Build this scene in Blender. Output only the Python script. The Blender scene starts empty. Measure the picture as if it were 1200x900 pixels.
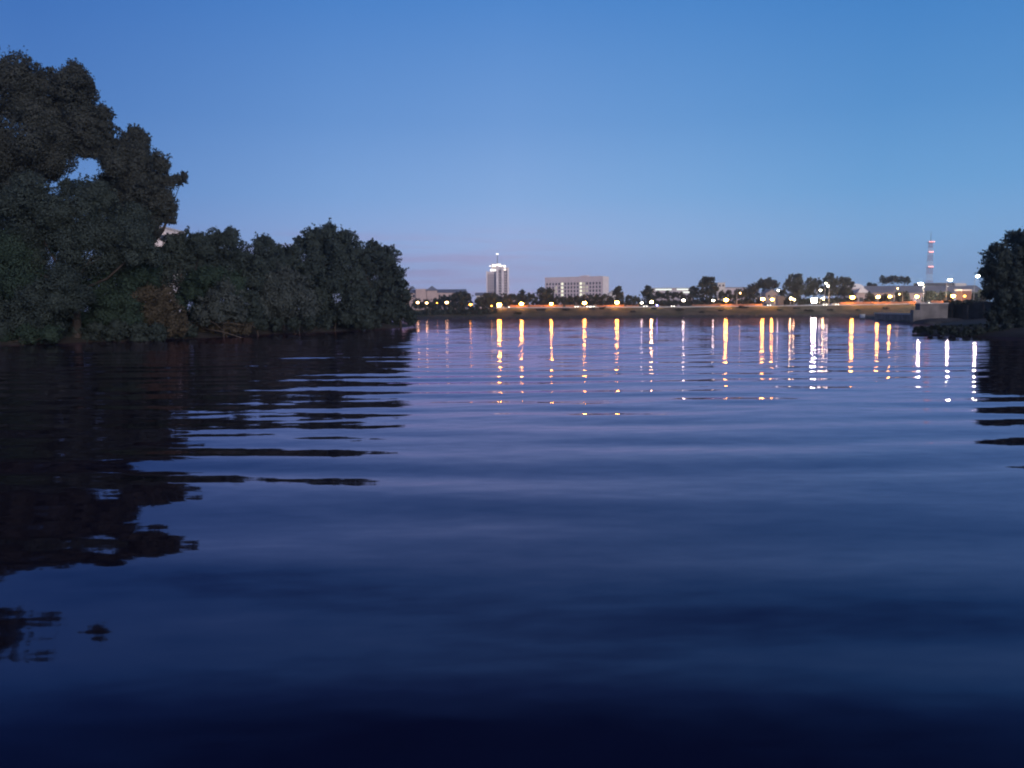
import bpy, bmesh, math, random
import numpy as np
from mathutils import Vector, Matrix, noise
random.seed(7); RNG = np.random.default_rng(11)
R = math.radians
S = bpy.context.scene
COL = S.collection

# ------------------------------------------------------------------ camera
F = 924.0                      # focal length in pixels of the 1200 x 900 photograph
HAZE = .00028
H = 2.6                        # eye height over the water
cd = bpy.data.cameras.new('camera'); cd.sensor_width = 36.0; cd.lens = 36.0 * F / 1200.0
cd.clip_start = 0.1; cd.clip_end = 9000
cam = bpy.data.objects.new('camera', cd); COL.objects.link(cam); S.camera = cam
ROT = Matrix.Rotation(R(90 - 5.2), 4, 'X') @ Matrix.Rotation(R(-0.4), 4, 'Z')
cam.matrix_world = Matrix.Translation((0, 0, H)) @ ROT
R3 = ROT.to_3x3()

def ray(px, py):
    return R3 @ Vector(((px - 600) / F, (450 - py) / F, -1.0))
def at(px, py, Y):
    d = ray(px, py); return Vector((0, 0, H)) + d * (Y / d.y)
def ground(px, py, z=0.0):
    d = ray(px, py); return Vector((0, 0, H)) + d * ((z - H) / d.z)
def ppm(Y): return F / Y       # photograph pixels per metre at distance Y

# ------------------------------------------------------------------ materials
def lin(c): return tuple(((v / 255) / 12.92 if v / 255 <= 0.04045 else ((v / 255 + 0.055) / 1.055) ** 2.4) for v in c)
def mat(name, col, rough=0.8, var=0.15, scale=3.0, metallic=0.0, spec=0.3, col2=None):
    m = bpy.data.materials.new(name); m.use_nodes = True; nt = m.node_tree; b = nt.nodes['Principled BSDF']
    b.inputs['Roughness'].default_value = rough; b.inputs['Metallic'].default_value = metallic
    b.inputs['Specular IOR Level'].default_value = spec
    tc = nt.nodes.new('ShaderNodeTexCoord'); nz = nt.nodes.new('ShaderNodeTexNoise')
    nz.inputs['Scale'].default_value = scale; nz.inputs['Detail'].default_value = 4
    nt.links.new(tc.outputs['Object'], nz.inputs['Vector'])
    rp = nt.nodes.new('ShaderNodeValToRGB')
    c2 = col2 or tuple(v * (1 + var) for v in col); c1 = col if col2 else tuple(v * (1 - var) for v in col)
    rp.color_ramp.elements[0].position = .35; rp.color_ramp.elements[1].position = .65
    rp.color_ramp.elements[0].color = (*c1, 1); rp.color_ramp.elements[1].color = (*c2, 1)
    nt.links.new(nz.outputs[0], rp.inputs[0]); nt.links.new(rp.outputs[0], b.inputs['Base Color'])
    return m
def emit(name, col, strength):
    m = bpy.data.materials.new(name); m.use_nodes = True; nt = m.node_tree; nt.nodes.clear()
    o = nt.nodes.new('ShaderNodeOutputMaterial'); e = nt.nodes.new('ShaderNodeEmission')
    e.inputs[0].default_value = (*col, 1); e.inputs[1].default_value = strength
    nt.links.new(e.outputs[0], o.inputs[0]); return m
def leafmat(name, stops):
    m = bpy.data.materials.new(name); m.use_nodes = True; nt = m.node_tree; b = nt.nodes['Principled BSDF']
    b.inputs['Roughness'].default_value = .75; b.inputs['Specular IOR Level'].default_value = .15
    g = nt.nodes.new('ShaderNodeNewGeometry'); tc = nt.nodes.new('ShaderNodeTexCoord')
    nz = nt.nodes.new('ShaderNodeTexNoise'); nz.inputs['Scale'].default_value = .45; nz.inputs['Detail'].default_value = 2
    nt.links.new(tc.outputs['Object'], nz.inputs['Vector'])
    mx = nt.nodes.new('ShaderNodeMath'); mx.operation = 'MULTIPLY_ADD'; mx.inputs[1].default_value = .3
    ad = nt.nodes.new('ShaderNodeMath'); ad.operation = 'MULTIPLY'; ad.inputs[1].default_value = .6
    nt.links.new(nz.outputs[0], ad.inputs[0]); nt.links.new(g.outputs['Random Per Island'], mx.inputs[0]); nt.links.new(ad.outputs[0], mx.inputs[2])
    rp = nt.nodes.new('ShaderNodeValToRGB'); els = rp.color_ramp.elements
    els[0].position = .2; els[0].color = (*stops[0], 1); els[1].position = .8; els[1].color = (*stops[-1], 1)
    for i, s in enumerate(stops[1:-1]):
        e = els.new(.2 + .6 * (i + 1) / (len(stops) - 1)); e.color = (*s, 1)
    nt.links.new(mx.outputs[0], rp.inputs[0]); nt.links.new(rp.outputs[0], b.inputs['Base Color'])
    an = nt.nodes.new('ShaderNodeAttribute'); an.attribute_name = 'soft_normal'
    mn = nt.nodes.new('ShaderNodeMix'); mn.data_type = 'VECTOR'; mn.inputs['Factor'].default_value = .6
    nn = nt.nodes.new('ShaderNodeVectorMath'); nn.operation = 'NORMALIZE'
    nt.links.new(g.outputs['Normal'], mn.inputs[4]); nt.links.new(an.outputs['Vector'], mn.inputs[5]); nt.links.new(mn.outputs[1], nn.inputs[0]); nt.links.new(nn.outputs[0], b.inputs['Normal'])
    return m
M = {}
M['leaf_dark'] = leafmat('dark_leaves', [(.026, .040, .038), (.040, .058, .052), (.058, .080, .070)])
M['leaf_grey'] = leafmat('willow_leaves', [(.042, .058, .056), (.064, .082, .078), (.088, .108, .100)])
M['leaf_brown'] = leafmat('brownish_leaves', [(.050, .046, .034), (.072, .064, .046), (.092, .082, .058)])
M['leaf_far'] = leafmat('far_leaves', [(.035, .045, .030), (.050, .060, .040), (.065, .078, .050)])
M['leaf_warm'] = leafmat('warm_dark_leaves', [(.029, .038, .034), (.044, .052, .046), (.062, .070, .061)])
M['leaf_green'] = leafmat('green_dark_leaves', [(.020, .040, .030), (.032, .058, .042), (.050, .080, .058)])
M['bark'] = mat('bark', (.04, .034, .028), .9, .4, 6)
M['grass'] = mat('grass_slope', (.060, .070, .032), .95, .3, .16, col2=(.17, .135, .085))
M['soil'] = mat('bank_soil', (.035, .034, .026), .95, .3, .8, col2=(.055, .048, .040))
M['rock'] = mat('rubble', (.06, .06, .058), .9, .4, .9)
M['shaded_stone'] = mat('shaded_stone', (.05, .048, .052), .9, .35, .7)  # quay stone, its colour darkened to carry the shade it lies in
M['concrete'] = mat('concrete', (.13, .125, .12), .9, .3, .6, col2=(.25, .235, .22))
M['pale_concrete'] = mat('pale_concrete', (.58, .56, .52), .8, .12, 1.2)
M['paving'] = mat('paving', (.42, .38, .33), .85, .12, .7)
M['asphalt'] = mat('asphalt', (.05, .05, .052), .9, .2, 2)
M['pole'] = mat('pole_paint', (.16, .16, .165), .5, .1, 4)
M['pale_pole'] = mat('galvanised_pole', (.5, .5, .5), .45, .08, 4, metallic=.3)
M['glass'] = mat('dark_glass', (.03, .035, .045), .12, .2, .5, spec=.6)
M['tower_wall'] = mat('tower_wall', (.88, .79, .75), .7, .06, .2)
M['tower_grey'] = mat('tower_grey_wall', (.64, .56, .56), .7, .06, .2)
M['block_wall'] = mat('block_wall', (.84, .69, .65), .75, .06, .2)
M['block_side'] = mat('block_side_wall', (.90, .80, .73), .75, .05, .2)
M['pink_wall'] = mat('pinkish_render', (.55, .42, .37), .8, .08, .3)
M['cream'] = mat('cream_render', (.72, .66, .58), .8, .07, .3)
M['brick'] = mat('brick', (.30, .15, .10), .85, .15, 3)
M['blue_roof'] = mat('blue_grey_roof', (.24, .26, .31), .55, .08, .3)
M['dark_roof'] = mat('dark_roof', (.07, .075, .09), .7, .15, .4)
M['white'] = mat('white_paint', (.8, .8, .78), .6, .05, 1)
M['red_paint'] = mat('red_paint', (.42, .09, .07), .55, .1, 1)
M['tyre'] = mat('tyre_rubber', (.02, .02, .02), .9, .1, 5)
M['rim'] = mat('wheel_rim', (.4, .4, .42), .4, .1, 5, metallic=.7)
M['car_silver'] = mat('silver_car_paint', (.55, .56, .58), .3, .04, 2, metallic=.3)
M['car_white'] = mat('white_car_paint', (.78, .78, .76), .3, .03, 2)
M['car_dark'] = mat('dark_car_paint', (.06, .07, .09), .3, .05, 2)
M['wood'] = mat('dead_wood', (.09, .075, .06), .9, .25, 5)
ORANGE = (1.0, .39, .05); WARM = (1.0, .60, .24); COOL = (1.0, .88, .68)
M['lamp_orange'] = emit('sodium_lamp', ORANGE, 200)
M['lamp_orange_dim'] = emit('dim_sodium_lamp', ORANGE, 22)
M['lamp_yellow'] = emit('yellow_lamp', WARM, 190)
M['lamp_warm_dim'] = emit('dim_warm_lamp', WARM, 15)
M['lamp_white'] = emit('white_lamp', COOL, 450)
M['lamp_white_dim'] = emit('dim_white_lamp', COOL, 36)
M['lamp_flood'] = emit('floodlight', (1.0, .93, .74), 300)
M['lamp_blue'] = emit('blue_lamp', (.35, .32, 1.0), 40)
M['head'] = emit('headlight_glass', (1.0, .92, .78), 9)
M['red_lamp'] = emit('red_lamp', (1.0, .36, .33), 4.5)
M['crown_light'] = emit('lit_roof_sign', (1.0, .90, .78), 3.0)
M['win_lit'] = emit('lit_window', (1.0, .98, .74), 1.3)
M['win_dim'] = emit('dim_lit_window', (1.0, .93, .68), .55)
M['strip_light'] = emit('lit_strip', (.95, 1.0, .92), 1.2)

# ------------------------------------------------------------------ helpers
def tag(o, label=None, cat=None, group=None, kind=None):
    if label: o['label'] = label
    if cat: o['category'] = cat
    if group: o['group'] = group
    if kind: o['kind'] = kind
    return o
def empty(name, loc, label=None, cat=None, group=None, rz=0.0):
    o = bpy.data.objects.new(name, None); COL.objects.link(o); o.empty_display_size = .3
    o.location = loc; o.rotation_euler = (0, 0, rz)
    return tag(o, label, cat, group)
def link(name, me, m=None, parent=None, smooth=False):
    o = bpy.data.objects.new(name, me); COL.objects.link(o)
    if m: me.materials.append(m)
    if parent: o.parent = parent
    if smooth: me.shade_smooth()
    return o
class MB:
    def __init__(s): s.b = bmesh.new()
    def box(s, c, d, rz=0.0, bevel=0.0, taper=1.0):
        r = bmesh.ops.create_cube(s.b, size=1.0); vs = r['verts']
        for v in vs:
            k = taper if v.co.z > 0 else 1.0
            v.co = Vector((v.co.x * d[0] * k, v.co.y * d[1] * k, v.co.z * d[2]))
        if bevel:
            es = list({e for v in vs for e in v.link_edges})
            q = bmesh.ops.bevel(s.b, geom=es, offset=bevel, segments=2, affect='EDGES', profile=.5)
            vs = list({v for f in q['faces'] for v in f.verts} | {v for v in vs if v.is_valid})
        if rz: bmesh.ops.rotate(s.b, verts=vs, cent=(0, 0, 0), matrix=Matrix.Rotation(rz, 3, 'Z'))
        bmesh.ops.translate(s.b, verts=vs, vec=c); return s
    def tube(s, pts, rads, n=8, caps=True):
        rings = []
        for i, p in enumerate(pts):
            p = Vector(p); a = Vector(pts[max(i - 1, 0)]); c = Vector(pts[min(i + 1, len(pts) - 1)])
            t = (c - a).normalized(); u = t.cross(Vector((0, 0, 1)) if abs(t.z) < .9 else Vector((1, 0, 0))).normalized(); w = t.cross(u)
            rings.append([s.b.verts.new(p + (u * math.cos(2 * math.pi * k / n) + w * math.sin(2 * math.pi * k / n)) * rads[i]) for k in range(n)])
        for A, B in zip(rings, rings[1:]):
            for k in range(n): s.b.faces.new((A[k], A[(k + 1) % n], B[(k + 1) % n], B[k]))
        if caps: s.b.faces.new(rings[0][::-1]); s.b.faces.new(rings[-1])
        return s
    def lathe(s, c, prof, n=12):
        rings = [[s.b.verts.new((c[0] + r * math.cos(2 * math.pi * k / n), c[1] + r * math.sin(2 * math.pi * k / n), c[2] + z)) for k in range(n)] for r, z in prof]
        for A, B in zip(rings, rings[1:]):
            for k in range(n): s.b.faces.new((A[k], A[(k + 1) % n], B[(k + 1) % n], B[k]))
        s.b.faces.new(rings[0][::-1]); s.b.faces.new(rings[-1]); return s
    def prism(s, poly, a, b, axis='y'):
        def P(u, w, t): return {'y': (u, t, w), 'x': (t, u, w), 'z': (u, w, t)}[axis]
        A = [s.b.verts.new(P(u, w, a)) for u, w in poly]; B = [s.b.verts.new(P(u, w, b)) for u, w in poly]
        n = len(poly)
        for k in range(n): s.b.faces.new((A[k], A[(k + 1) % n], B[(k + 1) % n], B[k]))
        s.b.faces.new(A[::-1]); s.b.faces.new(B); return s
    def pyramid(s, c, sx, sy, h, top=0.02):
        return s.box((c[0], c[1], c[2] + h / 2), (sx, sy, h), taper=top)
    def done(s, name, m, parent=None, smooth=False):
        bmesh.ops.recalc_face_normals(s.b, faces=s.b.faces)
        me = bpy.data.meshes.new(name); s.b.to_mesh(me); s.b.free()
        return link(name, me, m, parent, smooth)
def copy_tree(o, parent=None):
    c = o.copy(); COL.objects.link(c); c.parent = parent
    for ch in list(o.children): copy_tree(ch, c)
    return c
def raw_mesh(name, verts, quads):
    me = bpy.data.meshes.new(name); nq = len(quads)
    me.vertices.add(len(verts)); me.vertices.foreach_set('co', np.asarray(verts, np.float32).ravel())
    me.loops.add(nq * 4); me.loops.foreach_set('vertex_index', np.asarray(quads, np.int32).ravel())
    me.polygons.add(nq); me.polygons.foreach_set('loop_start', np.arange(0, nq * 4, 4, dtype=np.int32))
    me.update(calc_edges=True); return me
def fnoise(x, y, seed=0):
    rg = np.random.default_rng(seed); out = 0
    for k in range(7):
        f = .5 * 1.7 ** k * .12; a = rg.uniform(0, 6.28); p = rg.uniform(0, 6.28)
        out = out + np.sin((x * math.cos(a) + y * math.sin(a)) * f * 6.28 + p) / 1.5 ** k
    return out / 3

# ------------------------------------------------------------------ sky
w = bpy.data.worlds.new('World'); S.world = w; w.use_nodes = True; nt = w.node_tree
SUN_EL, SUN_AZ = R(3.0), R(150)         # azimuth clockwise from +Y (behind the camera, to the right)
bg = nt.nodes['Background']; bg.inputs[1].default_value = 0.1
def N(t, **k):
    n = nt.nodes.new(t)
    for a, v in k.items(): setattr(n, a, v)
    return n
L = nt.links.new
sky = N('ShaderNodeTexSky', sky_type='NISHITA', sun_disc=False); sky.sun_elevation = SUN_EL; sky.sun_rotation = SUN_AZ; sky.ozone_density = 4.0
tc = N('ShaderNodeTexCoord'); sp = N('ShaderNodeSeparateXYZ'); L(tc.outputs['Generated'], sp.inputs[0])
rp = N('ShaderNodeValToRGB'); L(sp.outputs['Z'], rp.inputs[0]); els = rp.color_ramp.elements
stops = [(0.0, (182, 186, 228)), (.045, (178, 191, 236)), (.085, (166, 190, 236)), (.14, (140, 178, 229)), (.225, (113, 158, 217)), (.36, (79, 135, 205)), (.43, (55, 94, 164)), (.52, (30, 52, 112)), (1.0, (9, 15, 46))]
els[0].position = stops[0][0]; els[0].color = (*lin(stops[0][1]), 1); els[1].position = 1; els[1].color = (*lin(stops[-1][1]), 1)
for p, c in stops[1:-1]:
    e = els.new(p); e.color = (*lin(c), 1)
# the glow of the dusk sky sits ahead; it is deeper blue towards both sides, most of all to the left
az = N('ShaderNodeMapRange'); az.inputs['From Min'].default_value = -.6; az.inputs['From Max'].default_value = .6; L(sp.outputs['X'], az.inputs['Value'])
ar = N('ShaderNodeValToRGB'); L(az.outputs[0], ar.inputs[0]); ae = ar.color_ramp.elements
ae[0].position = .10; ae[0].color = (.50, .62, .78, 1); ae[1].position = .84; ae[1].color = (.60, .86, .91, 1)
for p, c in ((.33, (.85, .90, .95)), (.5, (1, 1, 1)), (.67, (.83, .96, .97))):
    e = ae.new(p); e.color = (*c, 1)
# a lavender band of thin cloud low over the horizon
mp = N('ShaderNodeMapping'); mp.inputs['Scale'].default_value = (5, 5, 70); L(tc.outputs['Generated'], mp.inputs['Vector'])
cn = N('ShaderNodeTexNoise'); cn.inputs['Scale'].default_value = 1.6; cn.inputs['Detail'].default_value = 5; L(mp.outputs[0], cn.inputs['Vector'])
cr = N('ShaderNodeMapRange'); cr.inputs['From Min'].default_value = .42; cr.inputs['From Max'].default_value = .64; L(cn.outputs[0], cr.inputs['Value'])
eb = N('ShaderNodeMapRange'); eb.interpolation_type = 'SMOOTHSTEP'; eb.inputs['From Min'].default_value = .115; eb.inputs['From Max'].default_value = .075; L(sp.outputs['Z'], eb.inputs['Value'])
xb = N('ShaderNodeMapRange'); xb.interpolation_type = 'SMOOTHSTEP'; xb.inputs['From Min'].default_value = .16; xb.inputs['From Max'].default_value = -.06; L(sp.outputs['X'], xb.inputs['Value'])
m1 = N('ShaderNodeMath', operation='MULTIPLY'); L(cr.outputs[0], m1.inputs[0]); L(eb.outputs[0], m1.inputs[1])
m2 = N('ShaderNodeMath', operation='MULTIPLY'); L(m1.outputs[0], m2.inputs[0]); L(xb.outputs[0], m2.inputs[1])
m3 = N('ShaderNodeMath', operation='MULTIPLY'); L(m2.outputs[0], m3.inputs[0]); m3.inputs[1].default_value = .6
mix = N('ShaderNodeMix', data_type='RGBA'); L(m3.outputs[0], mix.inputs['Factor']); L(rp.outputs[0], mix.inputs['A']); mix.inputs['B'].default_value = (*lin((178, 166, 208)), 1)
# twilight glow of the Nishita sky added to the gradient of the blue hour
sm_ = N('ShaderNodeVectorMath', operation='MULTIPLY'); L(mix.outputs['Result'], sm_.inputs[0]); L(ar.outputs[0], sm_.inputs[1])
sc_ = N('ShaderNodeVectorMath', operation='SCALE'); L(sm_.outputs[0], sc_.inputs[0]); sc_.inputs['Scale'].default_value = 10.0
ns = N('ShaderNodeVectorMath', operation='SCALE'); L(sky.outputs[0], ns.inputs[0]); ns.inputs['Scale'].default_value = .06
ad = N('ShaderNodeVectorMath', operation='ADD'); L(sc_.outputs[0], ad.inputs[0]); L(ns.outputs[0], ad.inputs[1])
L(ad.outputs[0], bg.inputs[0])
sd = bpy.data.lights.new('sun', 'SUN'); sd.energy = 2.3; sd.angle = R(25); sd.color = (1.0, .84, .84)
so = bpy.data.objects.new('sun', sd); COL.objects.link(so)
sdir = Vector((math.sin(SUN_AZ) * math.cos(R(8)), math.cos(SUN_AZ) * math.cos(R(8)), math.sin(R(8))))
so.rotation_euler = (-sdir).to_track_quat('-Z', 'Y').to_euler()

# ------------------------------------------------------------------ water
def water():
    ys = np.concatenate([np.arange(2.5, 60, .1), np.arange(60, 150, .16)])
    nu = 300; u = np.linspace(-1, 1, nu)
    Y, U = np.meshgrid(ys, u, indexing='ij'); X = U * (6 + .95 * Y)
    fade_e = np.clip((1 - np.abs(U)) / .08, 0, 1) * np.clip((150 - Y) / 30, 0, 1) * np.clip((Y - 2.5) / 1.5, 0, 1)
    rg = np.random.default_rng(5); Z = np.zeros_like(X)
    env = .75 + .45 * fnoise(X * .12 + 3, Y * .25, 4)
    # long crested swell of a passing boat, crests nearly across the view
    for k in range(22):
        lam = rg.uniform(1.3, 3.6); th = rg.normal(R(-1.0), R(6.5)); kk = 2 * math.pi / lam
        ph = rg.uniform(0, 6.28); s_ = .0285 / math.sqrt(22) * math.sqrt(2)
        bend = .45 * np.sin(X * .11 + ph) + .25 * np.sin(X * .31 + 2 * ph) + .1 * np.sin(X * .8 + 3 * ph + Y * .1)
        Z += env * s_ / kk * np.sin(kk * ((Y + bend) * math.cos(th) + X * math.sin(th)) + ph)
    env2 = np.clip(.55 + .8 * fnoise(X * .3 + 9, Y * .4, 8), 0, 1.5)
    fade = np.clip((55 - Y) / 35, 0, 1)
    for k in range(22):
        lam = rg.uniform(.45, 1.1); th = rg.normal(0, R(17)); kk = 2 * math.pi / lam
        ph = rg.uniform(0, 6.28); s_ = .0085 / math.sqrt(22) * math.sqrt(2)
        Z += fade * env2 * s_ / kk * np.sin(kk * (Y * math.cos(th) + X * math.sin(th)) + ph)
    Z *= fade_e
    nr = len(ys); V = np.stack([X, Y, Z], -1).reshape(-1, 3)
    i = np.arange(nr - 1)[:, None] * nu + np.arange(nu - 1)[None, :]
    Q = np.stack([i, i + 1, i + nu + 1, i + nu], -1).reshape(-1, 4)
    # flat sheets all around the rippled middle
    b = len(V); e0, e1 = 6 + .95 * 2.5, 6 + .95 * ys[-1]; y1 = ys[-1]
    ex = np.array([(-900, -60, 0), (900, -60, 0), (-900, 2.5, 0), (-e0, 2.5, 0), (e0, 2.5, 0), (900, 2.5, 0), (-900, y1, 0), (-e1, y1, 0), (e1, y1, 0), (900, y1, 0), (-900, 700, 0), (900, 700, 0), (-e0, -60, 0), (e0, -60, 0), (-e1, 700, 0), (e1, 700, 0)])
    q = np.array([(0, 12, 3, 2), (12, 13, 4, 3), (13, 1, 5, 4), (2, 3, 7, 6), (4, 5, 9, 8), (6, 7, 14, 10), (7, 8, 15, 14), (8, 9, 11, 15)]) + b
    me = raw_mesh('river_water', np.concatenate([V, ex]), np.concatenate([Q, q]))
    m = bpy.data.materials.new('river_water'); m.use_nodes = True; nt = m.node_tree; L = nt.links.new; nt.nodes.remove(nt.nodes['Principled BSDF']); out = nt.nodes['Material Output']
    df = nt.nodes.new('ShaderNodeBsdfDiffuse'); df.inputs['Color'].default_value = (.004, .0045, .014, 1)
    gl = nt.nodes.new('ShaderNodeBsdfGlossy'); gl.inputs['Color'].default_value = (1.0, .79, 1.0, 1); gl.inputs['Roughness'].default_value = .036
    fr = nt.nodes.new('ShaderNodeFresnel'); fr.inputs['IOR'].default_value = 1.47
    ms = nt.nodes.new('ShaderNodeMixShader'); L(fr.outputs[0], ms.inputs[0]); L(df.outputs[0], ms.inputs[1]); L(gl.outputs[0], ms.inputs[2]); L(ms.outputs[0], out.inputs['Surface'])
    def N(t, **k):
        n = nt.nodes.new(t)
        for a, v in k.items(): setattr(n, a, v)
        return n
    tc = N('ShaderNodeTexCoord'); g = N('ShaderNodeNewGeometry'); sp = N('ShaderNodeSeparateXYZ'); L(tc.outputs['Object'], sp.inputs[0])
    far = N('ShaderNodeMapRange'); far.inputs['From Min'].default_value = 60; far.inputs['From Max'].default_value = 150; far.inputs['To Min'].default_value = 0; far.inputs['To Max'].default_value = 1
    L(sp.outputs['Y'], far.inputs['Value'])
    total = None
    for scale, ax, ay, base, farw in (((.45, 1.1, 1), .25, 1.0, .012, .14), ((1.6, 4.5, 1), .3, 1.0, .05, .09)):
        mp = N('ShaderNodeMapping'); mp.inputs['Scale'].default_value = scale; L(tc.outputs['Object'], mp.inputs['Vector'])
        nz = N('ShaderNodeTexNoise'); nz.inputs['Scale'].default_value = 1.0; nz.inputs['Detail'].default_value = 2; L(mp.outputs[0], nz.inputs['Vector'])
        sb = N('ShaderNodeVectorMath', operation='SUBTRACT'); L(nz.outputs['Color'], sb.inputs[0]); sb.inputs[1].default_value = (.5, .5, .5)
        ml = N('ShaderNodeVectorMath', operation='MULTIPLY'); L(sb.outputs[0], ml.inputs[0]); ml.inputs[1].default_value = (ax, ay, 0)
        am = N('ShaderNodeMath', operation='MULTIPLY_ADD'); L(far.outputs[0], am.inputs[0]); am.inputs[1].default_value = farw; am.inputs[2].default_value = base
        sc = N('ShaderNodeVectorMath', operation='SCALE'); L(ml.outputs[0], sc.inputs[0]); L(am.outputs[0], sc.inputs['Scale'])
        if total is None: total = sc
        else:
            a = N('ShaderNodeVectorMath', operation='ADD'); L(total.outputs[0], a.inputs[0]); L(sc.outputs[0], a.inputs[1]); total = a
    a = N('ShaderNodeVectorMath', operation='ADD'); L(g.outputs['Normal'], a.inputs[0]); L(total.outputs[0], a.inputs[1])
    no = N('ShaderNodeVectorMath', operation='NORMALIZE'); L(a.outputs[0], no.inputs[0]); L(no.outputs[0], gl.inputs['Normal']); L(no.outputs[0], fr.inputs['Normal'])
    o = link('river_water', me, m, None, True); tag(o, 'dark blue rippled river with long streaks of lamp light', 'water', kind='structure')
water()

# ------------------------------------------------------------------ terrain
def poly_sd(P, X, Y):
    P = np.array(P); d = np.full(X.shape, 1e9); ins = np.zeros(X.shape, bool)
    for (x0, y0), (x1, y1) in zip(P, np.roll(P, -1, 0)):
        ex, ey = x1 - x0, y1 - y0; t = np.clip(((X - x0) * ex + (Y - y0) * ey) / (ex * ex + ey * ey), 0, 1)
        d = np.minimum(d, np.hypot(X - x0 - t * ex, Y - y0 - t * ey))
        c = ((y0 > Y) != (y1 > Y)) & (X < (x1 - x0) * (Y - y0) / (y1 - y0 + 1e-12) + x0); ins ^= c
    return np.where(ins, d, -d)
def heightfield(name, P, prof, x0, x1, y0, y1, step, m, label, seed, rough=.15):
    xs = np.arange(x0, x1 + step, step); ys = np.arange(y0, y1 + step, step)
    X, Y = np.meshgrid(xs, ys, indexing='xy')
    sd = poly_sd(P, X, Y) + .5 * fnoise(X * .6, Y * .6, seed)
    Z = np.interp(sd, [p[0] for p in prof], [p[1] for p in prof]) + rough * np.clip(sd / 3, 0, 1) * fnoise(X, Y, seed + 1)
    nx, ny = len(xs), len(ys); V = np.stack([X, Y, Z], -1).reshape(-1, 3)
    i = np.arange(ny - 1)[:, None] * nx + np.arange(nx - 1)[None, :]
    Q = np.stack([i, i + 1, i + nx + 1, i + nx], -1).reshape(-1, 4)
    keep = (Z.reshape(-1)[Q] > -.9).any(1)
    o = link(name, raw_mesh(name, V, Q[keep]), m, None, True); tag(o, label, 'ground', kind='structure')
    def hz(x, y):
        s = poly_sd(P, np.array([[x]]), np.array([[y]])); return float(np.interp(s, [p[0] for p in prof], [p[1] for p in prof])[0, 0])
    return hz
def G(px, py): v = ground(px, py); return (v.x, v.y)
LP = [(-260, 20), (-52, 30), G(-150, 425), G(0, 405), G(130, 400), G(240, 396), G(300, 392), G(400, 388), G(470, 384), G(486, 382.3), (-24, 165), (-45, 190), (-90, 240), (-260, 300)]
left_h = heightfield('left_bank', LP, [(-3, -1.0), (0, 0), (1.2, .4), (6, 1.1), (25, 1.9), (80, 2.6)], -230, 6, 20, 300, 1.4, M['soil'], 'low muddy left bank under the overhanging trees', 21)
RP = [G(1071, 391.5), G(1130, 393.5), G(1250, 397), (160, 60), (400, 40), (400, 330), (190, 330), (110, 190), G(1106, 378.5), G(1078, 384.5)]
right_h = heightfield('right_bank', RP, [(-2, -1.0), (0, 0), (1.5, .35), (5, .7), (14, 1.2), (60, 2.0)], 36, 300, 50, 250, 1.2, M['soil'], 'dark overgrown right bank running out of the frame', 31, .2)
SP = [G(982, 372.1), G(1010, 373.6), G(1045, 376.6), G(1079, 380.0), (G(1079, 380)[0] + 12, G(1079, 380)[1] + 2), (G(1045, 376.6)[0] + 12, G(1045, 376.6)[1] + 3), (G(1010, 373.6)[0] + 7, G(1010, 373.6)[1])]
spit_h = heightfield('rubble_spit', SP, [(-1.5, -1.0), (0, 0), (.8, .5), (2.5, .8), (6, .9)], 60, 130, 120, 290, .8, M['rock'], 'low dark rubble spit under the concrete pier', 41, .25)

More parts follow.
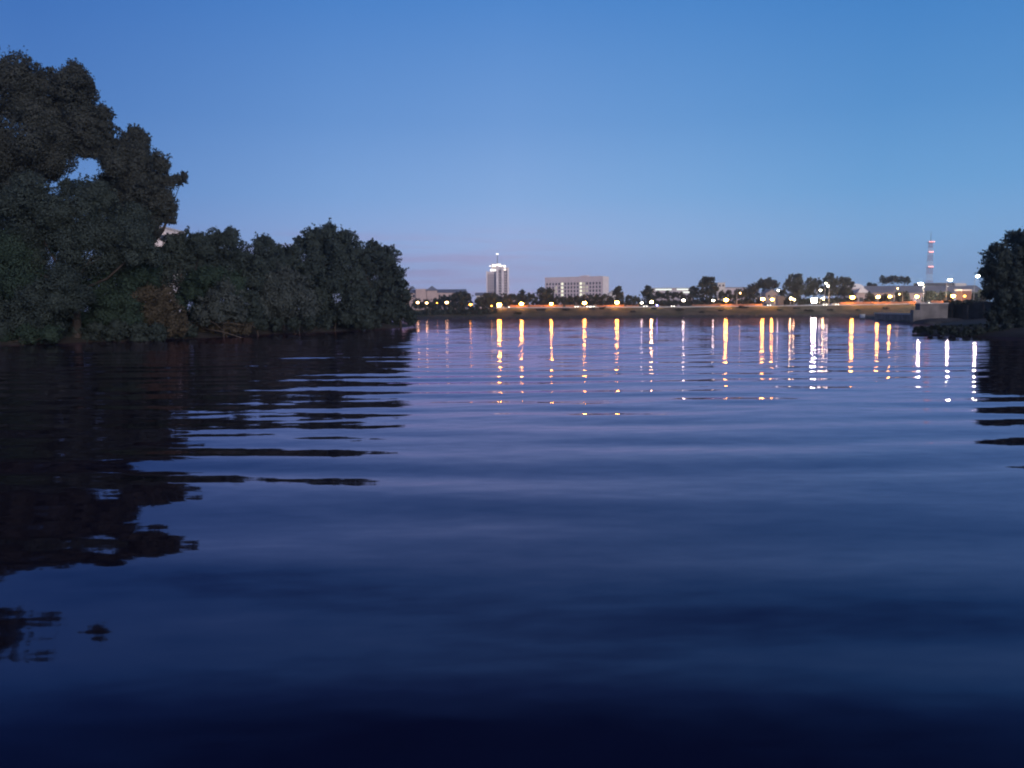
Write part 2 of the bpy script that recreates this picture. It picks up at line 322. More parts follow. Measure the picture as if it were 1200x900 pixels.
WLX = [-900, 300, 490, 600, 800, 950, 1100, 1400, 2100]; WLY = [380, 375.2, 374, 373.5, 372, 371, 369.6, 367.4, 362.0]
CRX = [-900, 300, 480, 578, 600, 800, 950, 1030, 1100, 1200, 2100]; CRY = [372, 364, 363, 361.4, 361, 360, 358.4, 357.2, 355.8, 354.6, 346]
def Yw(px): return ground(px, float(np.interp(px, WLX, WLY))).y
def Yc(px): return Yw(px) + 20
def crest(px): return at(px, float(np.interp(px, CRX, CRY)), Yc(px))
def plat(px, Y):                       # plateau height behind the crest
    z = crest(px).z; d = Y - Yc(px); return z - min(max(d, 0) / 8, 1) * .5
def far_bank():
    pxs = list(range(-900, 2101, 6)); V = []; rows = 14
    for px in pxs:
        w0 = ground(px, float(np.interp(px, WLX, WLY))); c = crest(px); d = Vector((c.x, c.y, 0)).normalized()
        pts = [(w0 - d * 8 + Vector((0, 0, -1.2)))]
        for k in range(8):
            t = k / 7; p = w0.lerp(c, t); jz = .13 * noise.noise((p.x * .25, p.y * .25, 1)) if 0 < k < 7 else 0
            p.z = c.z * (t ** .85) + jz; pts.append(p)
        for off, dz in ((3, 0), (8, -.5), (60, -.5), (400, -.3), (5000, 2)):
            p = c + d * off; p.z = c.z + dz; pts.append(p)
        V += pts
    n = len(pts); Q = [(i * n + j, (i + 1) * n + j, (i + 1) * n + j + 1, i * n + j + 1) for i in range(len(pxs) - 1) for j in range(n - 1)]
    tag(link('far_bank', raw_mesh('far_bank', V, Q), M['grass'], None, True), 'sloping grass embankment across the river with flat ground behind', 'ground', kind='structure')
    def strip(name, o0, o1, dz, m, label, p0, p1):
        V = []
        for px in range(p0, p1 + 1, 6):
            c = crest(px); d = Vector((c.x, c.y, 0)).normalized()
            for o in (o0, o1):
                p = c + d * o; p.z = plat(px, p.y) + dz if o > 3 else c.z + dz; V.append(p)
        k = len(V) // 2; Q = [(2 * i, 2 * i + 2, 2 * i + 3, 2 * i + 1) for i in range(k - 1)]
        tag(link(name, raw_mesh(name, V, Q), m), label, 'road' if name == 'road' else 'path', kind='structure')
    strip('promenade', .3, 2.9, .02, M['paving'], 'pale paved promenade along the top of the far embankment', 570, 1240)
    strip('road', 9, 17, .03, M['asphalt'], 'asphalt riverside road behind the promenade', 540, 1300)
    # low pale kerb wall on the crest
    mb = MB(); prev = None
    for px in range(578, 1060, 8):
        a = crest(px); b = crest(px + 8); c = (a + b) / 2; v = b - a
        mb.box((c.x, c.y, c.z + .14), (v.length, .35, .42), math.atan2(v.y, v.x))
    tag(mb.done('parapet', M['pale_concrete']), 'low pale parapet running along the crest of the far embankment', 'wall')
far_bank()

# ------------------------------------------------------------------ trees
def leaf_mesh(name, blobs, leaf, dens, sub=14, stray=.08):
    P = []; SN = []; spheres = []
    for c, r in blobs:
        c = np.array(c); r = np.array(r if hasattr(r, '__len__') else (r, r, r)); spheres.append((c, r * .78, .8))
        k = sub
        for q in range(k):
            d = RNG.normal(size=3); d /= np.linalg.norm(d)
            if d[2] < -.75: d[2] *= -1
            f = RNG.uniform(.28, .5); spheres.append((c + d * r * RNG.uniform(.62, .9), r * f, 1.0))
        for q in range(int(k * .8)):           # twigs reaching out of the crown
            d = RNG.normal(size=3); d /= np.linalg.norm(d); d[2] = abs(d[2]) if RNG.random() < .5 else d[2]
            spheres.append((c + d * r * RNG.uniform(.95, 1.2), r * RNG.uniform(.07, .16), .55))
        for q in range(int(k * .45) if k >= 14 else 0):   # loose leafy sprays that break the outline
            d = RNG.normal(size=3); d[2] = abs(d[2]) * 1.1; d /= np.linalg.norm(d); p = c + d * r * .9; st = r * RNG.uniform(.09, .15); f = RNG.uniform(.10, .16)
            for z in range(4):
                p = p + (d + RNG.normal(size=3) * .35 + np.array((0, 0, -.08 * z))) * st; spheres.append((p, r * f * (1 - .2 * z), .35))
    for c, r, wgt in spheres:
        rm = float(np.mean(r)); n = int(2.3 * dens * wgt * 4 * math.pi * rm * rm / (leaf * leaf)) + 4
        d = RNG.normal(size=(n, 3)); d /= np.linalg.norm(d, axis=1)[:, None]
        t = RNG.uniform(.55, 1.0, n) + (RNG.random(n) < stray) * RNG.uniform(0, .45, n)
        P.append(c + d * r * t[:, None]); SN.append(d)
    P = np.concatenate(P); n = len(P)
    a = RNG.normal(size=(n, 3)); a /= np.linalg.norm(a, axis=1)[:, None]
    b = RNG.normal(size=(n, 3)); b -= (a * b).sum(1)[:, None] * a; b /= np.linalg.norm(b, axis=1)[:, None]
    s = leaf * RNG.uniform(.6, 1.35, n)[:, None]; k = RNG.uniform(.35, .8, n)[:, None]
    j = RNG.uniform(-.25, .25, (n, 1))
    V = np.stack([P - a * s * .55, P + b * s * k * .5 + a * s * j, P + a * s * .55, P - b * s * k * .5 - a * s * j * .6], 1).reshape(-1, 3)
    me = raw_mesh(name, V, np.arange(4 * n).reshape(-1, 4))
    at_ = me.attributes.new('soft_normal', 'FLOAT_VECTOR', 'POINT'); at_.data.foreach_set('vector', np.repeat(np.concatenate(SN), 4, 0).astype(np.float32).ravel())
    return me
def tree(name, label, cat, Y, base_px, base_z, pxblobs, m, group=None, dens=1.1, leafk=.0024, sub=16, trunk_r=None, depth=.9, parts=('trunk', 'crown'), stray=.13, limbs=True):
    b0 = at(base_px, 300, Y); base = Vector((b0.x, Y, base_z))
    root = empty(name, base, label, cat, group)
    blobs = []
    for q in pxblobs:
        c = at(q[0], q[1], Y + (q[3] if len(q) > 3 else random.uniform(-.5, .5) * q[2] / ppm(Y))); r = q[2] / ppm(Y)
        blobs.append((tuple(c - base), (r, r * depth, r)))
    link(parts[1], leaf_mesh('crown', blobs, Y * leafk, dens, sub, stray), M[m], root)
    top = max(b[0][2] for b in blobs); tr = trunk_r or max(.12, .028 * top)
    mb = MB(); hub = Vector((sum(b[0][0] for b in blobs) / len(blobs) * .5, 0, top * .45))
    mb.tube([(0, 0, -.4), (0, 0, .2), (hub.x * .4, hub.y * .4, hub.z * .5), hub, (hub.x * 1.2, 0, top * .8)], [tr * 1.4, tr * 1.1, tr * .9, tr * .7, tr * .25], 8)
    for c, r in (blobs if limbs else []):
        c = Vector(c); s = hub * random.uniform(.6, 1.0); mid = s.lerp(c, .5) + Vector((random.uniform(-.3, .3), random.uniform(-.3, .3), -.1 * (c - s).length))
        if (c - s).length > .5: mb.tube([s, mid, c], [tr * .42, tr * .28, tr * .1], 6)
    mb.done(parts[0], M['bark'], root, True)
    return root

LB = 'trees crowded along the left bank'
def lt(label, Y, px, blobs, m='leaf_dark', name='tree', cat='tree', **k):
    p = at(px, 300, Y); return tree(name, label, cat, Y, px, left_h(p.x, Y), blobs, m, LB, **k)
lt('tallest tree at the left edge, its big crown reaching highest into the sky', 91, -10, [(8, 108, 40), (-55, 112, 50), (58, 116, 32), (84, 103, 23), (92, 122, 24), (116, 158, 19), (25, 165, 46), (66, 162, 24), (95, 155, 20), (30, 215, 34), (-45, 190, 55), (58, 192, 17), (66, 140, 24), (98, 136, 20), (122, 140, 12), (104, 176, 11), (124, 172, 12), (72, 180, 11), (90, 170, 15), (112, 178, 10)], m='leaf_warm', dens=1.25, limbs=False)
lt('second tall tree with ragged side branches, right of the sky hole', 93, 150, [(157, 172, 19), (148, 200, 30), (180, 196, 17), (190, 220, 14), (134, 176, 12), (168, 222, 26), (128, 226, 16), (140, 236, 30), (172, 240, 24), (206, 214, 8), (214, 208, 6), (193, 240, 13), (186, 252, 12), (200, 256, 7), (160, 262, 24)], m='leaf_warm', stray=.16)
lt('dark broad tree closing the bottom of the sky hole', 77, 85, [(92, 248, 34), (78, 222, 10), (38, 258, 42), (148, 272, 32), (166, 290, 24), (110, 298, 36), (-30, 268, 52), (60, 300, 40), (120, 232, 16)])
lt('dark tree at the left edge below the tallest crown', 75, -30, [(-40, 330, 55), (18, 322, 46), (-20, 370, 40)], m='leaf_green')
lt('dense low willow by the water at the left edge', 73, 30, [(40, 372, 30), (5, 380, 26), (-40, 382, 30), (70, 350, 32)], 'leaf_dark', 'willow')
lt('dark rounded tree low between the left edge and the pale gap', 80, 115, [(118, 342, 38), (95, 365, 30), (145, 365, 26), (148, 322, 24), (168, 322, 22)], m='leaf_green')
lt('brownish bush sloping to the water under the second tall tree', 81, 165, [(165, 352, 26), (182, 342, 16), (190, 366, 22), (150, 380, 20), (205, 380, 15)], 'leaf_brown', 'bush', 'bush')
lt('slim tree just right of the pale wall seen through the gap', 97, 215, [(214, 293, 21), (205, 284, 12), (212, 322, 24), (228, 306, 20), (192, 312, 20), (180, 318, 20), (236, 290, 14)])
lt('rounded tree with a feathery top, first hump right of the tall pair', 103, 262, [(262, 289, 20), (243, 306, 20), (279, 309, 17), (262, 326, 30), (290, 322, 20)], stray=.14)
lt('lower tree filling the dip between the two humps of the tree line', 116, 315, [(310, 295, 16), (331, 307, 16), (345, 305, 15), (318, 328, 32), (296, 318, 22)])
lt('peaked tree forming the second hump of the left tree line', 128, 385, [(380, 282, 19), (365, 287, 17), (403, 290, 18), (420, 307, 15), (388, 316, 32), (357, 285, 5), (352, 281, 4)])
lt('rounded tree ending the left tree line, touching the open sky', 146, 448, [(436, 293, 11), (454, 305, 15), (424, 310, 15), (440, 326, 28), (459, 326, 15), (456, 345, 17), (430, 350, 26)])
lt('bush leaning over the water at the tip of the left bank', 142, 468, [(460, 354, 15), (468, 364, 13), (450, 366, 16), (473, 334, 5), (472, 347, 9), (478, 370, 9), (482, 376, 6), (462, 375, 10), (440, 374, 11)], 'leaf_dark', 'bush', 'bush', stray=.2)
lt('pale grey green willow bush beside the brown bush on the left bank', 91, 258, [(262, 350, 19), (248, 366, 18), (276, 366, 14)], 'leaf_grey', 'willow_bush', 'bush')
lt('low brown scrub trailing into the water beneath the grey willow bush', 92, 262, [(252, 382, 10), (270, 381, 11), (288, 385, 8), (234, 384, 11)], 'leaf_brown', 'scrub', 'bush')
lt('broad grey green willow in front of the dip in the tree line', 108, 330, [(330, 345, 30), (312, 362, 22), (350, 360, 22)], 'leaf_grey', 'willow', dens=1.3)
lt('shaded willow below the peaked tree', 116, 390, [(390, 348, 25), (375, 366, 18), (408, 364, 20), (425, 372, 13)], 'leaf_dark', 'willow')
lt('small dark shrub on the shore left of the low brown scrub', 86, 205, [(208, 386, 11), (192, 388, 12), (222, 388, 8)], 'leaf_dark', 'shrub', 'bush')

lt('tangled undergrowth at the foot of the two tall trees', 84, 120, [(80, 388, 17), (105, 392, 13), (130, 390, 15), (60, 392, 14)], 'leaf_green', 'undergrowth', 'bush')
lt('dark undergrowth between the grey willow bush and the broad willow', 97, 300, [(290, 355, 15), (296, 372, 14), (284, 376, 10), (306, 380, 8)], 'leaf_dark', 'undergrowth', 'bush')
lt('leafy fringe trailing in the water below the shaded willow', 122, 420, [(395, 380, 8), (410, 378, 9), (425, 378, 9), (438, 379, 8)], 'leaf_dark', 'undergrowth', 'bush')
lt('dark leaves hanging to the water at the left edge of the picture', 71, 20, [(-15, 394, 13), (10, 393, 13), (35, 393, 13), (60, 392, 12)], 'leaf_green', 'undergrowth', 'bush')
lt('dark leaves hanging to the water between the left edge and the brown bush', 77, 125, [(88, 392, 12), (112, 392, 12), (138, 391, 13), (164, 391, 12), (186, 392, 11)], 'leaf_dark', 'undergrowth', 'bush')
lt('low leafy fringe along the pale shore line beneath the broad willow', 103, 345, [(325, 381, 8), (345, 381, 8), (362, 380, 8), (380, 379, 8)], 'leaf_dark', 'undergrowth', 'bush')
lt('dark leafy mass behind the grey willow bush under the first hump', 96, 235, [(232, 340, 18), (246, 330, 18), (222, 355, 18), (270, 335, 16)], 'leaf_green', 'bush', 'bush')
lt('dark leafy mass behind the broad willow under the second hump', 120, 360, [(360, 325, 18), (345, 330, 16), (372, 340, 18), (412, 335, 18), (420, 350, 18)], 'leaf_dark', 'bush', 'bush')
lt('shaded thicket low behind the broad grey green willow', 119, 330, [(285 + 18 * k, 374 - .6 * k, 13) for k in range(6)], 'leaf_dark', 'thicket', 'bush')
lt('shaded thicket low behind the grey willow bush and the brown scrub', 104, 240, [(205 + 16 * k, 377 - .8 * k, 13) for k in range(6)], 'leaf_dark', 'thicket', 'bush')
lt('shaded thicket low behind the willow under the peaked tree', 136, 420, [(372 + 16 * k, 370 - .6 * k, 11) for k in range(6)], 'leaf_dark', 'thicket', 'bush')
lt('shaded thicket low behind the brown bush under the second tall tree', 92, 140, [(70 + 20 * k, 380 - .6 * k, 14) for k in range(7)], 'leaf_dark', 'thicket', 'bush')
# fallen branches at the waterline
mb = MB()
for (p0, p1, r) in (((238, 385), (284, 396), .09), ((250, 379), (286, 381), .06), ((262, 388), (246, 376), .05)):
    a = at(p0[0], p0[1], 88.5); b = at(p1[0], p1[1], 87.0); mid = (a + b) / 2 + Vector((0, 0, .15)); mb.tube([a, mid, b], [r, r * .8, r * .35], 6)
tag(mb.done('fallen_branch', M['wood'], None, True), 'bare fallen branches sticking out of the brown scrub over the water', 'branch')

RB = 'trees on the right bank'
def rt(label, Y, px, blobs, m='leaf_dark', name='tree', cat='tree', **k):
    p = at(px, 300, Y); return tree(name, label, cat, Y, px, right_h(p.x, Y), blobs, m, RB, **k)
rt('tallest dark tree on the right bank, cut by the right edge', 96, 1205, [(1196, 290, 19), (1215, 300, 30), (1195, 322, 26), (1240, 330, 40), (1205, 350, 26)])
rt('lower dark tree leaning over the river from the right bank', 92, 1172, [(1170, 302, 15), (1163, 322, 13), (1176, 330, 22), (1160, 344, 9), (1182, 352, 20)], stray=.12)
rt('dark bushes under the right bank trees at the right edge', 90, 1180, [(1166, 372, 10), (1180, 370, 14), (1204, 370, 18), (1180, 384, 10), (1150, 387, 6), (1165, 386, 8)], name='bush', cat='bush', trunk_r=.1)
rt('low dark scrub at the outer tip of the right bank', 85, 1090, [(1073 + 5 * k, 387.6 - .5 * (k % 3), 3.4 + .9 * ((k * 7) % 4) / 3 + (.8 if k > 3 else 0)) for k in range(18)], name='scrub', cat='bush', trunk_r=.06)

rt('dark shrubs covering the waterside slope of the right bank', 77, 1140, [(1090, 390, 3), (1104, 389, 4), (1118, 388.5, 5), (1132, 389, 5), (1147, 389, 6), (1163, 389, 8), (1180, 389, 9), (1198, 389, 10), (1125, 393, 4), (1140, 394, 4), (1156, 395, 4)], name='shrub', cat='bush', trunk_r=.06)
def quay():
    a = at(1106.5, 356, 152); b = at(1290, 352, 128); v = Vector((b.x - a.x, b.y - a.y, 0)); ln = v.length; top = a.z
    root = empty('quay_wall', (a.x, a.y, 0), 'long flat topped quay wall coloured dark for shade, right of the concrete block', 'quay wall', rz=math.atan2(v.y, v.x))
    MB().box((ln / 2, 6.2, top / 2 - .5), (ln, 12, top + 1), bevel=.08).done('wall', M['shaded_stone'], root)
    w_ = MB()
    for k in range(14): w_.box(((k + .5) * ln / 14, 6.1, top + .1 + random.uniform(-.03, .05)), (ln / 14 - .06, 12.4, .28), bevel=.04)
    w_.done('coping', M['shaded_stone'], root)
    for k in range(9): MB().box((1.5 + k * (ln - 3) / 8, -.05, top / 2 - .6), (.9, .7, top + .6), bevel=.05).done('buttress', M['shaded_stone'], root)
quay()
for k, px in enumerate((1110, 1116, 1123, 1129, 1137, 1146)):
    p = at(px, 358, 147.5); p.z = 3.75; r_ = empty('weed_clump', p, 'dry weed tuft growing on top of the dark quay wall', 'plant', 'weeds on the quay wall')
    link('leaves', leaf_mesh('leaves', [((0, 0, .1), (.9, .6, .35)), ((random.uniform(-.8, .8), 0, .15), (.5, .4, .4))], .3, 1.0, 5), M['leaf_dark'], r_)
# ------------------------------------------------------------------ pier and abutment on the right
def pier():
    p0 = at(1028, 370, 205); p1 = at(1077, 370, 151)
    root = empty('concrete_pier', (p1.x, p1.y, .3), 'long pale concrete pier wall on posts over the dark spit', 'pier')
    v = Vector((p0.x - p1.x, p0.y - p1.y, 0)); ln = v.length; a = math.atan2(v.y, v.x)
    root.rotation_euler = (0, 0, a)
    MB().box((ln / 2, 0, 1.38), (ln, 1.6, .28), bevel=.03).done('deck_beam', M['pale_concrete'], root)
    MB().box((ln / 2, .5, .4), (ln * .99, .3, 1.66)).done('back_wall', M['concrete'], root)
    for k in range(9): MB().box((1.2 + k * (ln - 2.4) / 8, -.5, .4), (.45, .45, 1.66), bevel=.04).done('post', M['concrete'], root)
    c = at(1091, 368, 150); r2 = empty('concrete_abutment', (c.x, c.y, .3), 'big weathered grey concrete block at the landward end of the pier', 'abutment', rz=R(-18))
    MB().box((0, 0, 1.5), (4.7, 5.0, 3.6), bevel=.06).done('block', M['concrete'], r2)
    MB().box((0, 0, 3.4), (4.9, 5.2, .18), bevel=.03).done('cap_slab', M['pale_concrete'], r2)
    MB().box((-2.9, -1, 1.0), (1.1, 3, 2.4), bevel=.05).done('buttress', M['concrete'], r2)
    b = at(1010.5, 371, 208); bz = spit_h(b.x, b.y)
    r3 = empty('control_box', (b.x, b.y, .5), 'small white equipment box on the dark spit left of the pier', 'box')
    MB().box((0, 0, .45), (1.1, .8, .9), bevel=.04).done('cabinet', M['white'], r3)
    MB().box((0, 0, .94), (1.25, .95, .08), bevel=.02).done('lid', M['pale_concrete'], r3)
    MB().box((0, 0, -.2), (1.3, 1.0, .4)).done('plinth', M['concrete'], r3)
pier()

# ------------------------------------------------------------------ lamps
def globe_lamp(px, py, label, m='lamp_orange', r=.42, dY=1.6, name='street_lamp', group='lamps along the far promenade'):
    Y = Yc(px) + dY; g = at(px, py, Y); z = crest(px).z
    root = empty(name, (g.x, g.y, z), label, 'street lamp', group); r *= 1.22; h = g.z - z; w = r * 1.4
    MB().tube([(0, 0, -.3), (0, 0, .5), (0, 0, .52), (0, 0, h - r * .9)], [.11, .11, .07, .05], 8).done('pole', M['pole'], root)
    MB().lathe((0, 0, h), [(.05, -r * .95), (w * .6, -r * .75), (w * .95, -r * .25), (w, .1 * r), (w * .8, r * .6), (w * .3, r * .85)], 12).done('globe', M[m], root, True)
    MB().lathe((0, 0, h + r * .87), [(r * .5, 0), (r * .34, .1), (.05, .22)], 12).done('cap', M['pole'], root)
    return root
def mast_lamp(px, py, label, m='lamp_white', w=1.0, dY=9, group='tall white street lamps', side=1, flat=.75):
    Y = Yc(px) + dY; g = at(px, py, Y); z = plat(px, Y); h = g.z - z; arm = 1.5 * side
    root = empty('tall_street_lamp', (g.x - arm, g.y, z), label, 'street lamp', group)
    MB().tube([(0, 0, -.3), (0, 0, h * .9), (arm * .25, 0, h + .25), (arm, 0, h + .3)], [.13, .09, .06, .05], 8).done('pole', M['pale_pole'], root)
    MB().box((arm, 0, h + .25), (w + .15, .6, .14), bevel=.04).done('housing', M['pole'], root)
    MB().lathe((arm, 0, h), [(w * .25, -flat * .6), (w * .5, -flat * .1), (w * .5, .16)], 10).done('lens', M[m], root, True)
    return root
GL = [(585, 357, 'large orange globe lamp in front of the tower block base, leftmost of the bright ones', 'lamp_orange', .52),
 (611, 356, 'orange globe lamp just right of the tower block, second bright one from the left', 'lamp_orange', .44),
 (646, 356, 'orange globe lamp below the left end of the slab block', 'lamp_orange', .38),
 (685, 355, 'orange globe lamp below the brightest window column of the slab block', 'lamp_orange', .44),
 (723, 354.5, 'orange globe lamp below the conical tree right of the slab block', 'lamp_orange', .48),
 (763.5, 354, 'orange globe lamp in front of the hall with lit roof strips', 'lamp_yellow', .36),
 (851, 351.5, 'orange globe lamp right of the big round tree at mid bank', 'lamp_orange', .48),
 (894, 350.5, 'left orange globe lamp of the close pair before the gabled house', 'lamp_orange', .46),
 (905, 351, 'right orange globe lamp of the close pair before the gabled house', 'lamp_orange', .38),
 (999, 348.5, 'orange globe lamp below the small lit pavilion roof', 'lamp_orange', .50),
 (1029, 348, 'orange globe lamp at the left end of the long blue roofed hall', 'lamp_orange', .42),
 (1043, 347.5, 'smaller orange globe lamp below the flat topped trees', 'lamp_orange', .34),
 (1074.5, 347.5, 'orange globe lamp under the leftmost tall white lamp', 'lamp_orange', .42),
 (1117, 347, 'orange globe lamp under the middle tall white lamp', 'lamp_orange', .46),
 (1130.5, 347, 'small dim orange lamp in front of the little brick house', 'lamp_orange_dim', .3),
 (1167, 347, 'dim orange lamp half hidden by the right bank tree', 'lamp_orange_dim', .32),
 (752, 355, 'small white lamp just left of the lamp before the lit hall', 'lamp_white_dim', .26),
 (801, 352, 'small white lamp left of the big round tree', 'lamp_white_dim', .36),
 (836, 352, 'small white lamp below the big round tree', 'lamp_white_dim', .30),
 (489.5, 354.5, 'leftmost lamp of the far bank beside the left tree line', 'lamp_warm_dim', .40),
 (500, 355, 'pale lamp close to the leftmost one below the pyramid roof', 'lamp_warm_dim', .36),
 (512, 355, 'faint small lamp between the pale lamps and the yellow one', 'lamp_orange_dim', .14),
 (523.5, 354.5, 'yellow lamp standing alone left of the dark square crown', 'lamp_warm_dim', .44),
 (551.5, 357, 'low orange lamp in the gap right of the dark square crown', 'lamp_orange_dim', .38),
 (576, 358.5, 'tiny orange lamp left of the big lamp under the tower block', 'lamp_orange_dim', .18)]
for px, py, lb, m, r in GL: globe_lamp(px, py, lb, m, r)
for k, (px, py, lb, m, w_, sd_) in enumerate([
 (1079, 332.5, 'leftmost and brightest tall white lamp over the blue roofed hall', 'lamp_white', 1.7, -1),
 (1113.5, 328, 'middle tall white lamp over the blue roofed hall', 'lamp_white', 1.55, 1),
 (1146, 323.5, 'highest tall white lamp beside the right bank tree', 'lamp_white', 1.4, 1),
 (926.5, 349.5, 'left lamp of the white pair right of the small cream building', 'lamp_yellow', .7, -1),
 (930.5, 350.8, 'right lamp of the white pair right of the small cream building', 'lamp_yellow', .6, 1),
 (965, 349.5, 'yellow lamp just right of the dazzling floodlight', 'lamp_yellow', 1.1, 1),
 (961.5, 340, 'white lamp on a pole above the dazzling floodlight', 'lamp_white_dim', 1.0, 1),
 (970.5, 335, 'small white lamp high against the trees right of the floodlight', 'lamp_white_dim', .8, 1),
 (968, 331.8, 'topmost little white lamp above the floodlight', 'lamp_white_dim', .55, -1),
 (912, 340.2, 'white lamp beside the gable of the small house', 'lamp_white_dim', .8, 1),
 (867.5, 343.2, 'faint lamp among the dark trees right of the beige stair tower', 'lamp_warm_dim', .55, 1),
 (1052, 337.8, 'faint lamp on the blue roof edge below the flat topped trees', 'lamp_warm_dim', .6, 1),
 (1054, 344.5, 'faint lower lamp in front of the blue roofed hall', 'lamp_warm_dim', .5, -1)]):
    mast_lamp(px, py, lb, m, w_, side=sd_, dY=9 + (k % 3) * 4)
def flood():
    px, py = 954, 352; Y = Yc(px) + 8; g = at(px, py, Y); z = plat(px, Y); h = g.z - z
    root = empty('floodlight', (g.x, g.y, z), 'dazzling white floodlight, the brightest light on the far bank', 'floodlight')
    MB().tube([(0, .3, -.3), (0, .3, h + .9)], [.14, .12], 8).done('pole', M['pale_pole'], root)
    MB().box((0, .12, h), (2.3, .2, 1.9), bevel=.05).done('housing', M['pole'], root)
    for sx in (-.56, .56):
        for sz in (-.45, .45): MB().box((sx, -.06, h + sz), (.96, .18, .76), bevel=.06).done('lamp', M['lamp_flood'], root)
flood()
def bollard(px, py, label, m):
    Y = Yc(px) + 2; g = at(px, py, Y); z = crest(px).z
    root = empty('bollard_lamp', (g.x, g.y, z), label, 'bollard lamp')
    h = max(g.z - z, .9); MB().tube([(0, 0, -.2), (0, 0, h - .2)], [.1, .09], 8).done('post', M['pole'], root)
    MB().lathe((0, 0, h), [(.12, -.2), (.22, -.12), (.22, .1), (.05, .18)], 10).done('light_head', M[m], root)
bollard(770, 358.2, 'low blue glowing light on the promenade before the lit hall', 'lamp_blue')

# ------------------------------------------------------------------ cars
def make_car():
    root = empty('parked_car', (0, 0, 0))
    body = [(-2.1, .35), (-2.15, .75), (-2.0, .95), (-1.35, 1.0), (.75, .98), (1.9, .85), (2.12, .7), (2.12, .35)]
    b = MB(); b.prism(body, -.85, .85)
    bmesh.ops.bevel(b.b, geom=list(b.b.edges), offset=.06, segments=2, affect='EDGES')
    b.done('body', M['car_silver'], root, False)
    MB().prism([(-1.55, .99), (-1.0, 1.42), (.15, 1.45), (.95, .97)], -.74, .74).done('cabin_glass', M['glass'], root)
    MB().prism([(-1.02, 1.43), (-.95, 1.48), (.1, 1.51), (.18, 1.45)], -.7, .7).done('roof', M['car_silver'], root)
    for x in (-1.35, 1.35):
        for y in (-.8, .8):
            t = MB(); t.tube([(x, y - .1, .32), (x, y + .1, .32)], [.32, .32], 14); wh = t.done('wheel', M['tyre'], root)
            s = 1 if y > 0 else -1; t = MB(); t.tube([(x, y + s * .1, .32), (x, y + s * .12, .32)], [.2, .19], 10); t.done('rim', M['rim'], wh)
    for y in (-.6, .6): MB().box((2.1, y, .66), (.12, .42, .2), bevel=.03).done('headlight', M['head'], root)
    return root
car0 = make_car()
CARS = [(587, 'white car with headlights on below the tower block', 'car_white', -2.0), (596, 'dark car queueing right of the white car below the tower block', 'car_dark', -1.2),
 (677, 'white car with headlights on left of the lamp under the slab block', 'car_white', -1.9), (688, 'silver car right under the lamp below the slab block', 'car_silver', -1.4), (695.5, 'white car right of the lamp under the slab block', 'car_white', -1.9),
 (757, 'silver car beside the blue glowing light', 'car_silver', -1.9), (786, 'dark car in front of the hall with lit roof strips', 'car_dark', -1.3),
 (899, 'dark car between the close pair of orange lamps', 'car_dark', -1.5), (966, 'white car glaring in the floodlight, left of two', 'car_white', -1.8), (979, 'white car glaring in the floodlight, right of two', 'car_white', -1.6), (1088, 'dark car with headlights on above the concrete abutment', 'car_dark', -1.7)]
for i, (px, lb, pm, rz) in enumerate(CARS):
    o = car0 if i == 0 else copy_tree(car0)
    Y = Yc(px) + 11.5; p = at(px, 360, Y); o.location = (p.x, Y, plat(px, Y) + .35); o.rotation_euler = (0, 0, rz)
    tag(o, lb, 'car', 'cars on the riverside road')
    for ch in o.children:
        if ch.name.split('.')[0] in ('body', 'roof'):
            ch.data = ch.data.copy(); ch.data.materials[0] = M[pm]

